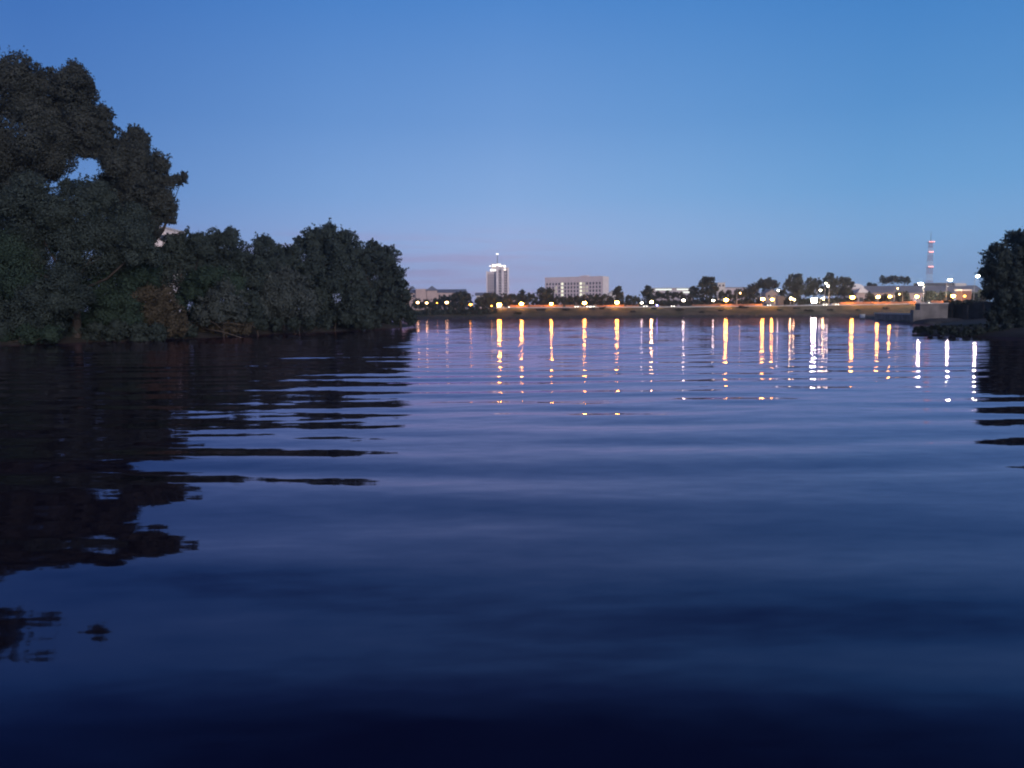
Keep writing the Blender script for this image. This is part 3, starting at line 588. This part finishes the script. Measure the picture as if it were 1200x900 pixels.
# ------------------------------------------------------------------ buildings
def zat(px, py, Y): return at(px, py, Y).z
def tower():
    Y = 900; k = Y / F; g = at(583, 350, Y); z0 = 5.0
    root = empty('tower_block', (g.x, Y, z0), 'tall pale tower block with brightly lit roof edge and a mast lamp', 'tower')
    X = lambda px: at(px, 340, Y).x - g.x
    Z = lambda py: zat(583, py, Y) - z0
    def wing(x0, x1, top, y0, y1, m): return MB().box(((X(x0) + X(x1)) / 2, (y0 + y1) / 2, Z(top) / 2 - 2), (X(x1) - X(x0), y1 - y0, Z(top) + 4)).done('wall', m, root)
    wing(570.2, 581.7, 318.2, 0, 14, M['tower_grey']); wing(581.7, 590.2, 312.8, -3, 16, M['tower_grey']); wing(590.2, 596.2, 313.6, 1, 14, M['tower_grey'])
    for x0, x1, t, y in ((581.6, 584.2, 311.5, -4.2), (587.8, 590.4, 312, -4.2), (594.6, 596.6, 314, -.2), (570, 571, 317.5, -1.2)):
        MB().box(((X(x0) + X(x1)) / 2, y + .7, Z(t) / 2 - 2), (X(x1) - X(x0), 1.8, Z(t) + 4)).done('pale_pier', M['tower_wall'], root)
    for x, y, t in ((572.6, -.1, 319.5), (574.9, -.1, 319.5), (577.2, -.1, 319.5), (579.5, -.1, 319.5), (585.2, -3.1, 314.5), (586.8, -3.1, 314.5), (591.6, .9, 315), (593.4, .9, 315)):
        wn = MB().box((X(x), y, Z(t) / 2 - 2), (1.0, .3, Z(t))).done('window_strip', M['glass'], root)
        f = MB(); hh = Z(t)
        for q in range(int(hh / 3)): f.box((X(x), y - .2, q * 3 - 1), (1.15, .25, 1.1))
        f.done('spandrel', M['tower_grey'], wn)
    for x0, x1, y0, y1, yy in ((574.8, 581.2, 315.4, 317.6, -.3), (577, 581.4, 309.9, 312.4, 2), (582.3, 587.2, 309.6, 312.2, -3.4), (587.4, 592.8, 311.2, 313.4, -3.4), (590.6, 592.8, 315.2, 316.6, .6), (573.8, 575.4, 311, 312.2, 4)):
        MB().box(((X(x0) + X(x1)) / 2, yy, (Z(y0) + Z(y1)) / 2), (X(x1) - X(x0), .5, abs(Z(y0) - Z(y1)))).done('roof_light', M['crown_light'], root)
    MB().box((X(580), 9, Z(313)), (8, 8, 8)).done('plant_room', M['tower_grey'], root)
    MB().tube([(X(583), 8, Z(313)), (X(583), 8, Z(297))], [.5, .25], 8).done('mast', M['pole'], root)
    MB().lathe((X(583), 8, Z(297.2)), [(.3, -.6), (1.5, -.2), (1.5, .4), (.2, .8)], 10).done('mast_lamp', M['crown_light'], root)
tower()
def slab():
    Y = 700; c = at(706, 350, Y); z0 = 4.5; a = math.atan2(24, -48)
    root = empty('slab_block', (c.x, c.y, z0), 'long pinkish slab block with columns of lit windows and an end wall coloured paler for the light on it', 'apartment block', rz=a)
    Lf, Dp = 55.5, 15.0; top = zat(706, 324.3, Y) - z0
    # local +x runs along the front to the far left end, local -y is the depth direction away from the viewer
    MB().box((Lf / 2, -Dp / 2, top / 2), (Lf, Dp, top)).done('wall', M['block_wall'], root)
    MB().box((-.25, -Dp / 2, top / 2 + .3), (.5, Dp + .6, top + .6)).done('end_wall', M['block_side'], root)  # end face painted lighter than the front for light from the right
    MB().box((Lf / 2 + .3, -Dp / 2, top + .35), (Lf + .1, Dp + .5, .7)).done('parapet', M['block_wall'], root)
    MB().box((Lf * .35, -Dp / 2, top + 1.1), (7, 5, 1.6)).done('lift_room', M['block_wall'], root)
    zs = [zat(680, py, Y) - z0 for py in (331.8, 336.2, 340.6, 345.0, 349.4)]
    for j in range(18):
        x = Lf - (j + .6) * (Lf - 1.6) / 18 - .3
        for i, z in enumerate(zs):
            lit = 'win_lit' if (j in (5, 11) and i < 4) else 'win_dim' if (j == 12 and i in (0, 1, 2, 3)) or (j == 13 and i in (1, 2)) or (j == 3 and i in (1, 2)) else None
            MB().box((x, .02, z), (2.1 if lit == 'win_lit' else 1.35, .14, 2.0), bevel=.03).done('window', M[lit] if lit else M['glass'], root)
slab()
def bbox(root, name, px0, px1, py0, Y, m, depth=12, z0=4.0, dy=0.0, bottom=None):
    """box between two photo columns at distance Y, roof at row py0"""
    a = at(px0, py0, Y); b = at(px1, py0, Y); zt = zat((px0 + px1) / 2, py0, Y); zb = bottom if bottom is not None else z0
    loc = root.location
    return MB().box(((a.x + b.x) / 2 - loc.x, Y + depth / 2 + dy - loc.y, (zt + zb) / 2 - loc.z), (b.x - a.x, depth, zt - zb)).done(name, m, root)
def left_houses():
    Y = 560; g = at(505, 350, Y); r = empty('terraced_building', (g.x, Y, 4), 'long low pinkish building with a small blue pyramid roof left of the tower', 'building')
    bbox(r, 'wall', 468, 545, 343.2, Y, M['pink_wall'], 14)
    a = at(468, 343, Y); b = at(545, 343, Y); zt = zat(505, 343.2, Y) - 4
    MB().prism([(-.8, 0), (7, 2.6), (14.8, 0)], a.x - g.x - .6, b.x - g.x + .6, 'x').done('roof', M['blue_roof'], r).location.z = zt + .02
    bbox(r, 'stair_tower', 487, 499.5, 338.6, Y - 1.5, M['pink_wall'], 9)
    q = bbox(r, 'corner_tower', 500, 512, 340.6, Y - 2, M['pink_wall'], 8)
    tw = at(513.2, 340, Y).x - at(498.8, 340, Y).x
    MB().pyramid((at(506, 340, Y).x - g.x, 2, zat(506, 340.6, Y) - 4 + .02), tw, 10, 3.4).done('pyramid_roof', M['blue_roof'], r)
    for px in range(473, 543, 6):
        if 486 < px < 513: continue
        p = at(px, 347, Y); MB().box((p.x - g.x, -.02, p.z - 4), (1.3, .16, 2.0), bevel=.03).done('window', M['glass'], r)
    Y = 520; g = at(566, 350, Y); r = empty('low_house', (g.x, Y, 4), 'small cream house with a bluish roof at the left foot of the tower', 'house')
    bbox(r, 'wall', 558, 575, 346.3, Y, M['cream'], 10)
    a = at(556.5, 343, Y); b = at(576, 343, Y); MB().prism([(-.7, 0), (5, 2.0), (10.7, 0)], a.x - g.x, b.x - g.x, 'x').done('roof', M['blue_roof'], r).location.z = zat(566, 346.3, Y) - 4 + .02
    for px in (561, 565, 569): p = at(px, 349, Y); MB().box((p.x - g.x, -.02, p.z - 4), (1.0, .16, 1.3), bevel=.03).done('window', M['glass'], r)
    Y = 600; g = at(478.5, 350, Y); r = empty('narrow_house', (g.x, Y + 20, 4), 'narrow grey house top showing right beside the left tree line', 'house')
    bbox(r, 'wall', 475.5, 481.5, 338.5, Y + 20, M['tower_grey'], 8)
    MB().pyramid((0, 4, zat(478, 338.5, Y + 20) - 4 + .02), 5, 9, 2.2, .3).done('roof', M['blue_roof'], r)
left_houses()
def mid_buildings():
    Y = 470; g = at(788, 345, Y); r = empty('sports_hall', (g.x, Y, 4), 'long low hall with bright white light strips along its roof edge', 'hall')
    bbox(r, 'wall', 765, 812, 338.2, Y, M['tower_grey'], 20)
    bbox(r, 'roof_slab', 763.5, 813.5, 337.3, Y - 1, M['pale_concrete'], 22, bottom=zat(788, 338.15, Y))
    for x0, x1, y in ((768, 787, 339.4), (793, 806.5, 339.2), (800, 808.5, 342.5)):
        a = at(x0, y, Y); b = at(x1, y, Y); MB().box(((a.x + b.x) / 2 - g.x, -.1, a.z - 4), (b.x - a.x, .25, .85)).done('light_strip', M['strip_light'], r)
    Y = 520; g = at(845.5, 340, Y); r = empty('stair_tower_building', (g.x, Y, 4), 'small beige tower top above the trees right of the big round tree', 'building')
    bbox(r, 'wall', 841, 850, 331.6, Y, M['cream'], 7); bbox(r, 'roof_slab', 840.6, 850.4, 331.1, Y - .2, M['pale_concrete'], 7.4, bottom=zat(845, 331.55, Y))
    bbox(r, 'low_wing', 850.2, 874, 337.3, Y + 1, M['tower_grey'], 10); bbox(r, 'wing_roof', 850.2, 874.6, 336.4, Y + .5, M['blue_roof'], 11, bottom=zat(862, 337.25, Y))
    for px in (843.4, 847.6): p = at(px, 334.6, Y); MB().box((p.x - g.x, -.02, p.z - 4), (1.2, .14, 1.2), bevel=.03).done('window', M['glass'], r)
    Y = 395; g = at(904, 350, Y); r = empty('gabled_house', (g.x, Y, 4), 'small pale gabled house front behind the close pair of lamps', 'house')
    bbox(r, 'wall', 897.5, 911.5, 344, Y, M['cream'], 8)
    a = at(897.5, 344, Y).x - g.x; b = at(911.5, 344, Y).x - g.x; zt = zat(904, 344, Y) - 4; pk = zat(904, 339.2, Y) - 4
    MB().prism([(a, zt), (b, zt), ((a + b) / 2, pk - .25)], .0, 8).done('gable', M['cream'], r)
    MB().prism([(a - .4, zt - .1), ((a + b) / 2, pk), (b + .4, zt - .1), (b + .4, zt + .1), ((a + b) / 2, pk + .25), (a - .4, zt + .1)], -.35, 8.4).done('roof', M['pale_concrete'], r)
    for px in (901, 908): p = at(px, 347, Y); MB().box((p.x - g.x, -.02, p.z - 4), (.9, .14, 1.2), bevel=.03).done('window', M['glass'], r)
    Y = 378; g = at(917, 352, Y); r = empty('kiosk', (g.x, Y, 4), 'plain cream kiosk building between the gabled house and the white lamp pair', 'kiosk')
    bbox(r, 'wall', 911.8, 922.5, 347.3, Y, M['cream'], 4); bbox(r, 'roof_slab', 911.3, 923, 346.6, Y - .3, M['pale_concrete'], 4.6, bottom=zat(917, 347.25, Y))
    p = at(919.5, 355, Y); MB().box((p.x - g.x, -.02, p.z - 4.2), (.9, .12, 1.9), bevel=.02).done('door', M['dark_roof'], r)
    Y = 640; g = at(717, 346, Y); r = empty('pale_house', (g.x, Y, 4), 'pale lit house corner showing between the slab block and the conical tree', 'house')
    bbox(r, 'wall', 713.5, 722, 344, Y, M['cream'], 8); a = at(713, 344, Y).x - g.x; b = at(722.5, 344, Y).x - g.x; zt = zat(717, 344, Y) - 4
    MB().prism([(a, zt + .02), (b, zt + .02), ((a + b) / 2, zt + 2.4)], -.3, 8.3).done('roof', M['pale_concrete'], r)
mid_buildings()
def hall():
    Y = 425; g = at(1075, 350, Y); r = empty('long_hall', (g.x, Y, 4), 'long hall with a blue grey roof and orange lit wall behind the right lamps', 'hall')
    x0 = at(1003, 343, Y).x - g.x; x1 = at(1152, 343, Y).x - g.x; zb = zat(1075, 343, Y) - 4; zr = zat(1075, 334.3, Y) - 4
    MB().box(((x0 + x1) / 2, 10, zb / 2), (x1 - x0, 20, zb)).done('wall', M['pink_wall'], r)
    MB().prism([(-1.0, zb + .02), (8, zr), (12, zr), (21, zb + .02)], x0 - .8, x1 + .8, 'x').done('roof', M['blue_roof'], r)
    def up(px0, px1, py0, py1, y, d, m, name):
        a = at(px0, 340, Y).x - g.x; b = at(px1, 340, Y).x - g.x; t = zat((px0 + px1) / 2, py0, Y) - 4; lo = zat((px0 + px1) / 2, py1, Y) - 4
        return MB().box(((a + b) / 2, y, (t + lo) / 2), (b - a, d, t - lo)).done(name, m, r)
    up(1084, 1127, 331.0, 334.6, 10, 5, M['dark_roof'], 'roof_ridge_box'); up(1127.4, 1141, 331.2, 334.6, 9, 4, M['pale_concrete'], 'vent_housing')
    a = at(997, 340, Y).x - g.x; b = at(1016.5, 340, Y).x - g.x; n = 10; h = 2.4; zc = zat(1007, 337.3, Y) - 4
    MB().prism([((a + b) / 2 + (b - a) / 2 * math.cos(math.pi * k / n), zc + h * math.sin(math.pi * k / n)) for k in range(n + 1)], 4, 12).done('barrel_skylight', M['white'], r)
    MB().box(((a + b) / 2, 8, zc / 2), (b - a - .4, 7.6, zc - .04)).done('skylight_base', M['tower_grey'], r)
    for k in range(16):
        x = x0 + 3 + k * (x1 - x0 - 6) / 15; MB().box((x, -.03, zb * .55), (2.0, .16, 2.2), bevel=.03).done('window', M['glass'], r)
    Y = 385; g = at(1009.5, 345, Y); r = empty('pavilion', (g.x, Y, 4), 'small open pavilion with a lit hipped roof', 'pavilion')
    zr = zat(1009, 343.2, Y) - 4; wd = at(1017, 343, Y).x - at(1002, 343, Y).x
    MB().box((0, 0, zr + 1.05), (wd, 5, 2.1), taper=.35).done('roof', M['white'], r)
    for sx in (-.42, .42):
        for y in (-2, 2): MB().tube([(sx * wd, y, 0), (sx * wd, y, zr)], [.12, .12], 8).done('post', M['pale_pole'], r)
    Y = 372; g = at(1133, 350, Y); r = empty('brick_house', (g.x, Y, 4), 'little orange lit brick house left of the right bank tree', 'house')
    bbox(r, 'wall', 1127.5, 1138.5, 341, Y, M['brick'], 5); bbox(r, 'roof_slab', 1126.8, 1139.2, 339, Y - .4, M['cream'], 5.8, bottom=zat(1133, 340.95, Y))
hall()
def radio_mast():
    Y = 800; g = at(1088, 350, Y); z0 = 5; r = empty('radio_mast', (g.x, Y, z0), 'red and white lattice radio mast with rows of red lights', 'mast')
    top = zat(1088, 283, Y) - z0; n = 10; w0, w1 = 5.2, 2.6
    for k in range(n):
        za, zb = top * k / n, top * (k + 1) / n; wa = w0 + (w1 - w0) * k / n; wb = w0 + (w1 - w0) * (k + 1) / n; m = MB()
        ca = [(sx * wa / 2, sy * wa / 2, za) for sx, sy in ((-1, -1), (1, -1), (1, 1), (-1, 1))]; cb = [(sx * wb / 2, sy * wb / 2, zb) for sx, sy in ((-1, -1), (1, -1), (1, 1), (-1, 1))]
        for q in range(4):
            m.tube([ca[q], cb[q]], [.13, .13], 6); m.tube([ca[q], cb[(q + 1) % 4]], [.06, .06], 5); m.tube([ca[(q + 1) % 4], cb[q]], [.08, .08], 5); m.tube([cb[q], cb[(q + 1) % 4]], [.08, .08], 5)
        m.done('lattice_section', M['red_paint'] if k % 2 else M['white'], r)
    for py, wd in ((283.6, 5.8), (295.4, 4.4), (312.8, 5.4)):
        z = zat(1088, py, Y) - z0; pf = MB().box((0, 0, z - .45), (wd, wd, .25)).done('platform', M['pole'], r)
        for s in (-.36, 0, .36): MB().lathe((s * wd, -wd / 2 + .3, z), [(.5, -.3), (.62, .1), (.3, .6)], 8).done('warning_light', M['red_lamp'], pf)
    MB().tube([(0, 0, top), (0, 0, zat(1088, 271, Y) - z0)], [.3, .1], 6).done('antenna', M['pole'], r)
radio_mast()
def back_block():
    Y = 175; g = at(186, 300, Y); r = empty('pale_block', (g.x, Y, 2), 'pale building wall glimpsed through the gap between the tall trees', 'building')
    a = at(179, 262, Y).x - g.x; b = at(193, 262, Y).x - g.x; zt = zat(186, 268, Y) - 2
    MB().box(((a + b) / 2, 5, zt / 2), (b - a, 10, zt)).done('wall', M['block_side'], r)
    MB().box(((a + b) / 2, 5, zt + .2), (b - a + .5, 10.5, .4)).done('roof_slab', M['pale_concrete'], r)
    for x in (-1.2, 1.2):
        for z in (zt - 2, zt - 5): MB().box((x, -.02, z), (1.1, .14, 1.3), bevel=.02).done('window', M['glass'], r)
back_block()

# ------------------------------------------------------------------ trees of the far bank
FB = 'trees behind the far promenade'
def ft(label, px, blobs, dY=30, name='tree', m='leaf_far', cat='tree', group=FB, dens=1.0, sub=9, trunk_r=None, **k):
    Y = Yc(px) + dY
    if name == 'tree' and dY < 100:   # skirts down to the promenade
        cy = float(np.interp(px, CRX, CRY)); x0 = min(b[0] - b[2] * .5 for b in blobs); x1 = max(b[0] + b[2] * .5 for b in blobs)
        n = max(2, int((x1 - x0) / 6) + 1); blobs = blobs + [(x0 + (x1 - x0) * k / (n - 1), cy - 3.5 - random.uniform(0, 1.5), 4.2) for k in range(n)]
    return tree(name, label, cat, Y, px, plat(px, Y), blobs, m, group, dens=dens, leafk=.0026, sub=sub, trunk_r=trunk_r, **k)
T = [
 (496, 'low dark trees in front of the leftmost lamps', [(489, 357, 6), (500, 357, 6), (510, 356.5, 6)], 40),
 (523, 'rounded dark tree behind the lone yellow lamp', [(520, 353, 6), (528, 354, 6), (514, 355, 4)], 44),
 (541, 'dark flat topped square crown left of the tower', [(534, 349, 6), (541, 347.5, 6), (548, 348.5, 6), (541, 354, 7)], 30),
 (567, 'dark bushy tree at the foot of the tower, left side', [(563, 354, 6), (570, 350, 6), (577, 349, 6), (573, 355, 7)], 26),
 (588, 'dark tree hiding the base of the tower', [(582, 352, 5.5), (590, 351, 6), (597, 351, 5)], 36),
 (605, 'low dark tree right of the tower base', [(602, 349, 5), (609, 350, 5.5)], 38),
 (612, 'small pointed tree sticking up right of the tower', [(612, 343.5, 3.5), (612, 349, 5)], 60),
 (622, 'dark tree filling the gap left of the big round tree', [(619, 349, 5), (625, 350, 5)], 36),
 (639, 'big round dark tree overlapping the left end of the slab block', [(635, 345, 7), (643, 345.5, 7), (638, 351, 8), (647, 351, 5)], 34),
 (657, 'low dark tree under the left windows of the slab block', [(653, 352, 4.5), (660, 352.5, 4.5)], 30),
 (671, 'low dark tree under the middle of the slab block', [(668, 352, 4.5), (676, 351.5, 4.5)], 30),
 (688, 'low dark tree under the brightest windows of the slab block', [(684, 351, 4.5), (692, 350, 4.5)], 30),
 (705, 'low dark tree under the pale end wall', [(700, 350, 4.8), (708, 350, 4.8), (715, 351, 4.5)], 30),
 (725, 'conical dark tree just right of the slab block', [(725, 338, 3.0), (724, 343, 5), (725, 349, 7)], 28),
 (741, 'low dark tree between the two conical trees', [(737, 351, 4.5), (745, 351, 4.5)], 30),
 (759, 'second conical dark tree left of the lit hall', [(759, 337, 3), (759, 342, 5.5), (758, 349, 8)], 28),
 (775, 'dark tree in front of the left light strip of the hall', [(771, 347, 5.5), (780, 346.5, 5)], 28),
 (793, 'dark tree in front of the right light strip of the hall', [(788, 347, 5), (797, 347.5, 5), (802, 350, 4)], 28),
 (812, 'small dark tree tucked against the big round crown', [(812, 340, 4), (812, 347, 6)], 30),
 (828, 'biggest round dark tree at mid bank, standing above its neighbours', [(826, 331, 6), (832, 331, 6), (822, 338, 7), (834, 340, 7), (828, 347, 10)], 28),
 (850, 'low brownish tree under the beige stair tower', [(846, 347, 5.5), (854, 346, 5.5)], 32),
 (868, 'low dark tree right of the orange lamp at mid bank', [(864, 346, 6), (872, 344, 6), (878, 348, 6)], 32),
 (884, 'dark tree rising left of the gabled house', [(880, 338, 5), (886, 337, 5), (884, 345, 7)], 46),
 (898, 'broad dark tree top behind the gabled house', [(893, 333, 6), (901, 331.5, 6), (908, 334, 5), (900, 338, 8)], 75),
 (932, 'tall broad dark tree right of the gabled house', [(928, 328, 6), (936, 327.5, 6.5), (926, 336, 7), (938, 337, 8), (931, 345, 10)], 30),
 (954, 'dark tree behind the floodlight', [(950, 333, 6), (958, 331, 5), (955, 340, 8)], 34),
 (916, 'low dark tree filling the gap right of the gabled house', [(912, 343, 4), (919, 344, 4.5)], 60),
 (943, 'low dark tree between the tall broad tree and the floodlight', [(941, 342, 5), (947, 343, 5)], 60),
 (964, 'low dark tree filling the gap just right of the floodlight', [(962, 342, 5), (968, 341, 5)], 60),
 (982, 'low dark tree between the round tipped tree and the spreading tree', [(981, 342, 5), (987, 343, 5), (996, 344, 5)], 60),
 (973, 'dark tree with a small round tip right of the floodlight', [(973, 323.5, 4), (970, 330, 6), (978, 331, 6), (975, 340, 9)], 30),
 (990, 'spreading dark tree left of the lit pavilion', [(986, 330, 5.5), (993, 331, 5.5), (998, 334, 4), (990, 340, 8)], 34),
 (1047, 'flat topped dark row of clipped trees behind the blue roof', [(1034, 328.5, 4.5), (1041, 328, 4.5), (1048, 327.8, 4.5), (1055, 328, 4.5), (1062, 328.8, 4.5)], 150),
 (1020, 'thin dark tree top between the skylight and the clipped row', [(1019, 334, 2.5), (1025, 335, 2.2)], 150),
 (1020.5, 'round dark tree right of the pavilion in front of the hall', [(1019, 347.5, 5), (1022, 350, 4)], 24),
 (1036, 'small round dark tree between two orange lamps before the hall', [(1036, 348, 3.6), (1037, 351, 3.5)], 24),
 (1056, 'round dark tree in front of the hall left of the tall white lamps', [(1053, 347, 5), (1060, 347, 5.5), (1057, 351, 5)], 24),
 (1090, 'round dark tree between the left and middle tall lamps', [(1088, 346.5, 5.5), (1094, 347, 5), (1090, 351, 5)], 22),
 (1107, 'round dark tree left of the middle tall lamp', [(1104, 347, 5), (1110, 347.5, 5), (1107, 352, 5)], 22),
 (1145, 'dark tree right of the little brick house', [(1142, 347, 4.5), (1149, 346, 6), (1155, 347, 6)], 22),
]
for px, lb, blobs, dY in T: ft(lb, px, blobs, dY)
SH = 'small shrubs along the far promenade'
lamps_px = [(g[0], g[2]) for g in GL]
shr = [603, 619, 628, 637, 652, 660, 668, 703, 712, 730, 739, 748, 779, 812, 822, 830, 842, 858, 866, 874, 882, 940, 992, 1006, 1012, 1019, 1035, 1049, 1060, 1066, 1100, 1110, 1124]
wh = ['low rounded shrub glowing orange under the promenade lamps', 'small spreading shrub catching orange lamp light by the far promenade']
for i, px in enumerate(shr):
    cy = float(np.interp(px, CRX, CRY)); r = random.uniform(1.3, 2.3)
    blobs = [(px - 1.5, cy - 1.1, r * .8), (px + 1.2, cy - 1.4, r)] if i % 2 else [(px, cy - 1.2, r), (px + 2.5, cy - .7, r * .7), (px - 2.2, cy - .6, r * .7)]
    ft(wh[i % 2], px, blobs, 5.5, 'shrub', 'leaf_brown', 'bush', SH, 1.0, 5, .06)
BS = 'dark bushes on the left part of the far slope'
for i, (px, py, r, lb) in enumerate([(492, 368, 4, 'dark bush at the waterline beside the left tree line'), (506, 367, 4.5, 'dark bush on the far slope under the two pale lamps'), (520, 366.5, 4.5, 'dark bush on the far slope under the yellow lamp'), (534, 366, 5, 'dark bush on the far slope under the square crown'), (549, 365.5, 5, 'dark bush on the far slope under the low orange lamp'), (563, 365.5, 4.5, 'dark bush on the far slope left of where the parapet starts'), (574, 365, 4, 'dark bush on the far slope at the start of the parapet')]):
    Y = Yw(px) + 8; tree('bush', lb, 'bush', Y, px, crest(px).z * .5, [(px - 4, py, r), (px + 4, py - .5, r), (px, py + 1.5, r * .9)], 'leaf_far', BS, dens=1.0, leafk=.0024, sub=9, trunk_r=.08)

# ------------------------------------------------------------------ haze added for lamp halos and a blue lift
hm = bpy.data.materials.new('added_haze'); hm.use_nodes = True; nt = hm.node_tree; nt.nodes.clear()
ho = nt.nodes.new('ShaderNodeOutputMaterial'); hv = nt.nodes.new('ShaderNodeVolumePrincipled')
hv.inputs['Color'].default_value = (.94, .96, 1.0, 1); hv.inputs['Density'].default_value = HAZE; hv.inputs['Anisotropy'].default_value = .75
nt.links.new(hv.outputs[0], ho.inputs['Volume'])
tag(MB().box((0, 900, 52), (2600, 2000, 106)).done('haze', hm), 'thin haze added over the river for lamp halos', 'haze', kind='stuff')

# ------------------------------------------------------------------ along the promenade
for px0, px1, hh, lb in ((598, 672, 1.15, 'low wall added to catch orange lamp light between the tower block and the slab block'), (700, 748, .95, 'low wall added to catch orange lamp light right of the slab block'),
        (812, 892, 1.05, 'low wall added to catch orange lamp light right of the big round tree'), (984, 1026, 1.3, 'low wall added to catch orange lamp light below the lit pavilion'),
        (1028, 1072, 1.2, 'low wall added to catch orange lamp light before the left part of the long hall'), (1092, 1128, 1.3, 'low wall added to catch orange lamp light left of the brick house')):
    pts = [crest(px) for px in np.arange(px0, px1 + .1, (px1 - px0) / 6)]; pts = [p + Vector((p.x, p.y, 0)).normalized() * 5 for p in pts]
    root = empty('glow_catch_wall', (pts[0].x, pts[0].y, pts[0].z), lb, 'wall', 'added low walls behind the promenade'); w_ = MB(); c_ = MB()  # made-up wall, added so the lamps throw an orange strip
    for a, b in zip(pts, pts[1:]):
        c = (a + b) / 2 - pts[0]; v = b - a; an = math.atan2(v.y, v.x); k = hh * random.uniform(.88, 1.1)
        w_.box((c.x, c.y, c.z + k / 2 - .3), (v.length, .3, k + .6), an); c_.box((c.x, c.y, c.z + k + .04), (v.length * .99, .42, .09), an)
    w_.done('wall', M['brick'], root); c_.done('coping', M['brick'], root)
    for p in pts: MB().box(tuple(p - pts[0] + Vector((0, 0, hh / 2 - .1))), (.55, .55, hh + .55), bevel=.04).done('pier', M['brick'], root)
def rubble():
    V = []; pxs = np.arange(300, 1250, 1.1); n = 6
    for px in pxs:
        w0 = ground(px, float(np.interp(px, WLX, WLY))); c = crest(px); d = Vector((c.x, c.y, 0)).normalized()
        for k in range(n):
            t = k / (n - 1); z = (-.35, .3, .62, .8, .95, .75)[k]; q = w0 + d * (-1.6 + t * 5.6)
            j = noise.noise((q.x * .9, q.y * .9, 3)) * .45 + noise.noise((q.x * .2, q.y * .2, 7)) * .35
            V.append((q.x, q.y, z + (j if 0 < k < n - 1 else 0)))
    Q = [(i * n + j, (i + 1) * n + j, (i + 1) * n + j + 1, i * n + j + 1) for i in range(len(pxs) - 1) for j in range(n - 1)]
    tag(link('rubble_edge', raw_mesh('rubble_edge', V, Q), M['rock']), 'dark stones along the foot of the far embankment', 'shore', kind='structure')
rubble()
WD = 'weeds on the far embankment'
for i, px in enumerate((607, 633, 664, 694, 707, 742, 768, 797, 824, 846, 871, 912, 934, 948, 972, 1004, 1038)):
    t = random.uniform(.3, .85); w0 = ground(px, float(np.interp(px, WLX, WLY))); p = w0.lerp(crest(px), t); p.z = crest(px).z * t ** .85; sz = random.uniform(.5, 1.1)
    r_ = empty('weed_clump', p, 'small ragged weed clump on the grass slope of the far embankment', 'plant', WD)
    bl = [((random.uniform(-1.2, 1.2), random.uniform(-.6, .6), sz * .35), (sz * 1.3, sz, sz * .6)) for _ in range(3)]
    link('leaves', leaf_mesh('leaves', bl, .45, 1.0, 5), M['leaf_brown' if i % 3 else 'leaf_far'], r_)

# ------------------------------------------------------------------ render settings
S.render.engine = 'CYCLES'
S.view_settings.view_transform = 'Standard'; S.view_settings.look = 'None'; S.view_settings.exposure = 0; S.view_settings.gamma = 1
S.view_settings.use_curve_mapping = False
c = S.cycles; c.use_denoising = True; c.max_bounces = 5; c.diffuse_bounces = 2; c.glossy_bounces = 3; c.transmission_bounces = 2; c.caustics_reflective = False; c.caustics_refractive = False
c.sample_clamp_indirect = 3.0; c.filter_width = 2.0
try: c.denoiser = 'OPENIMAGEDENOISE'
except Exception: pass
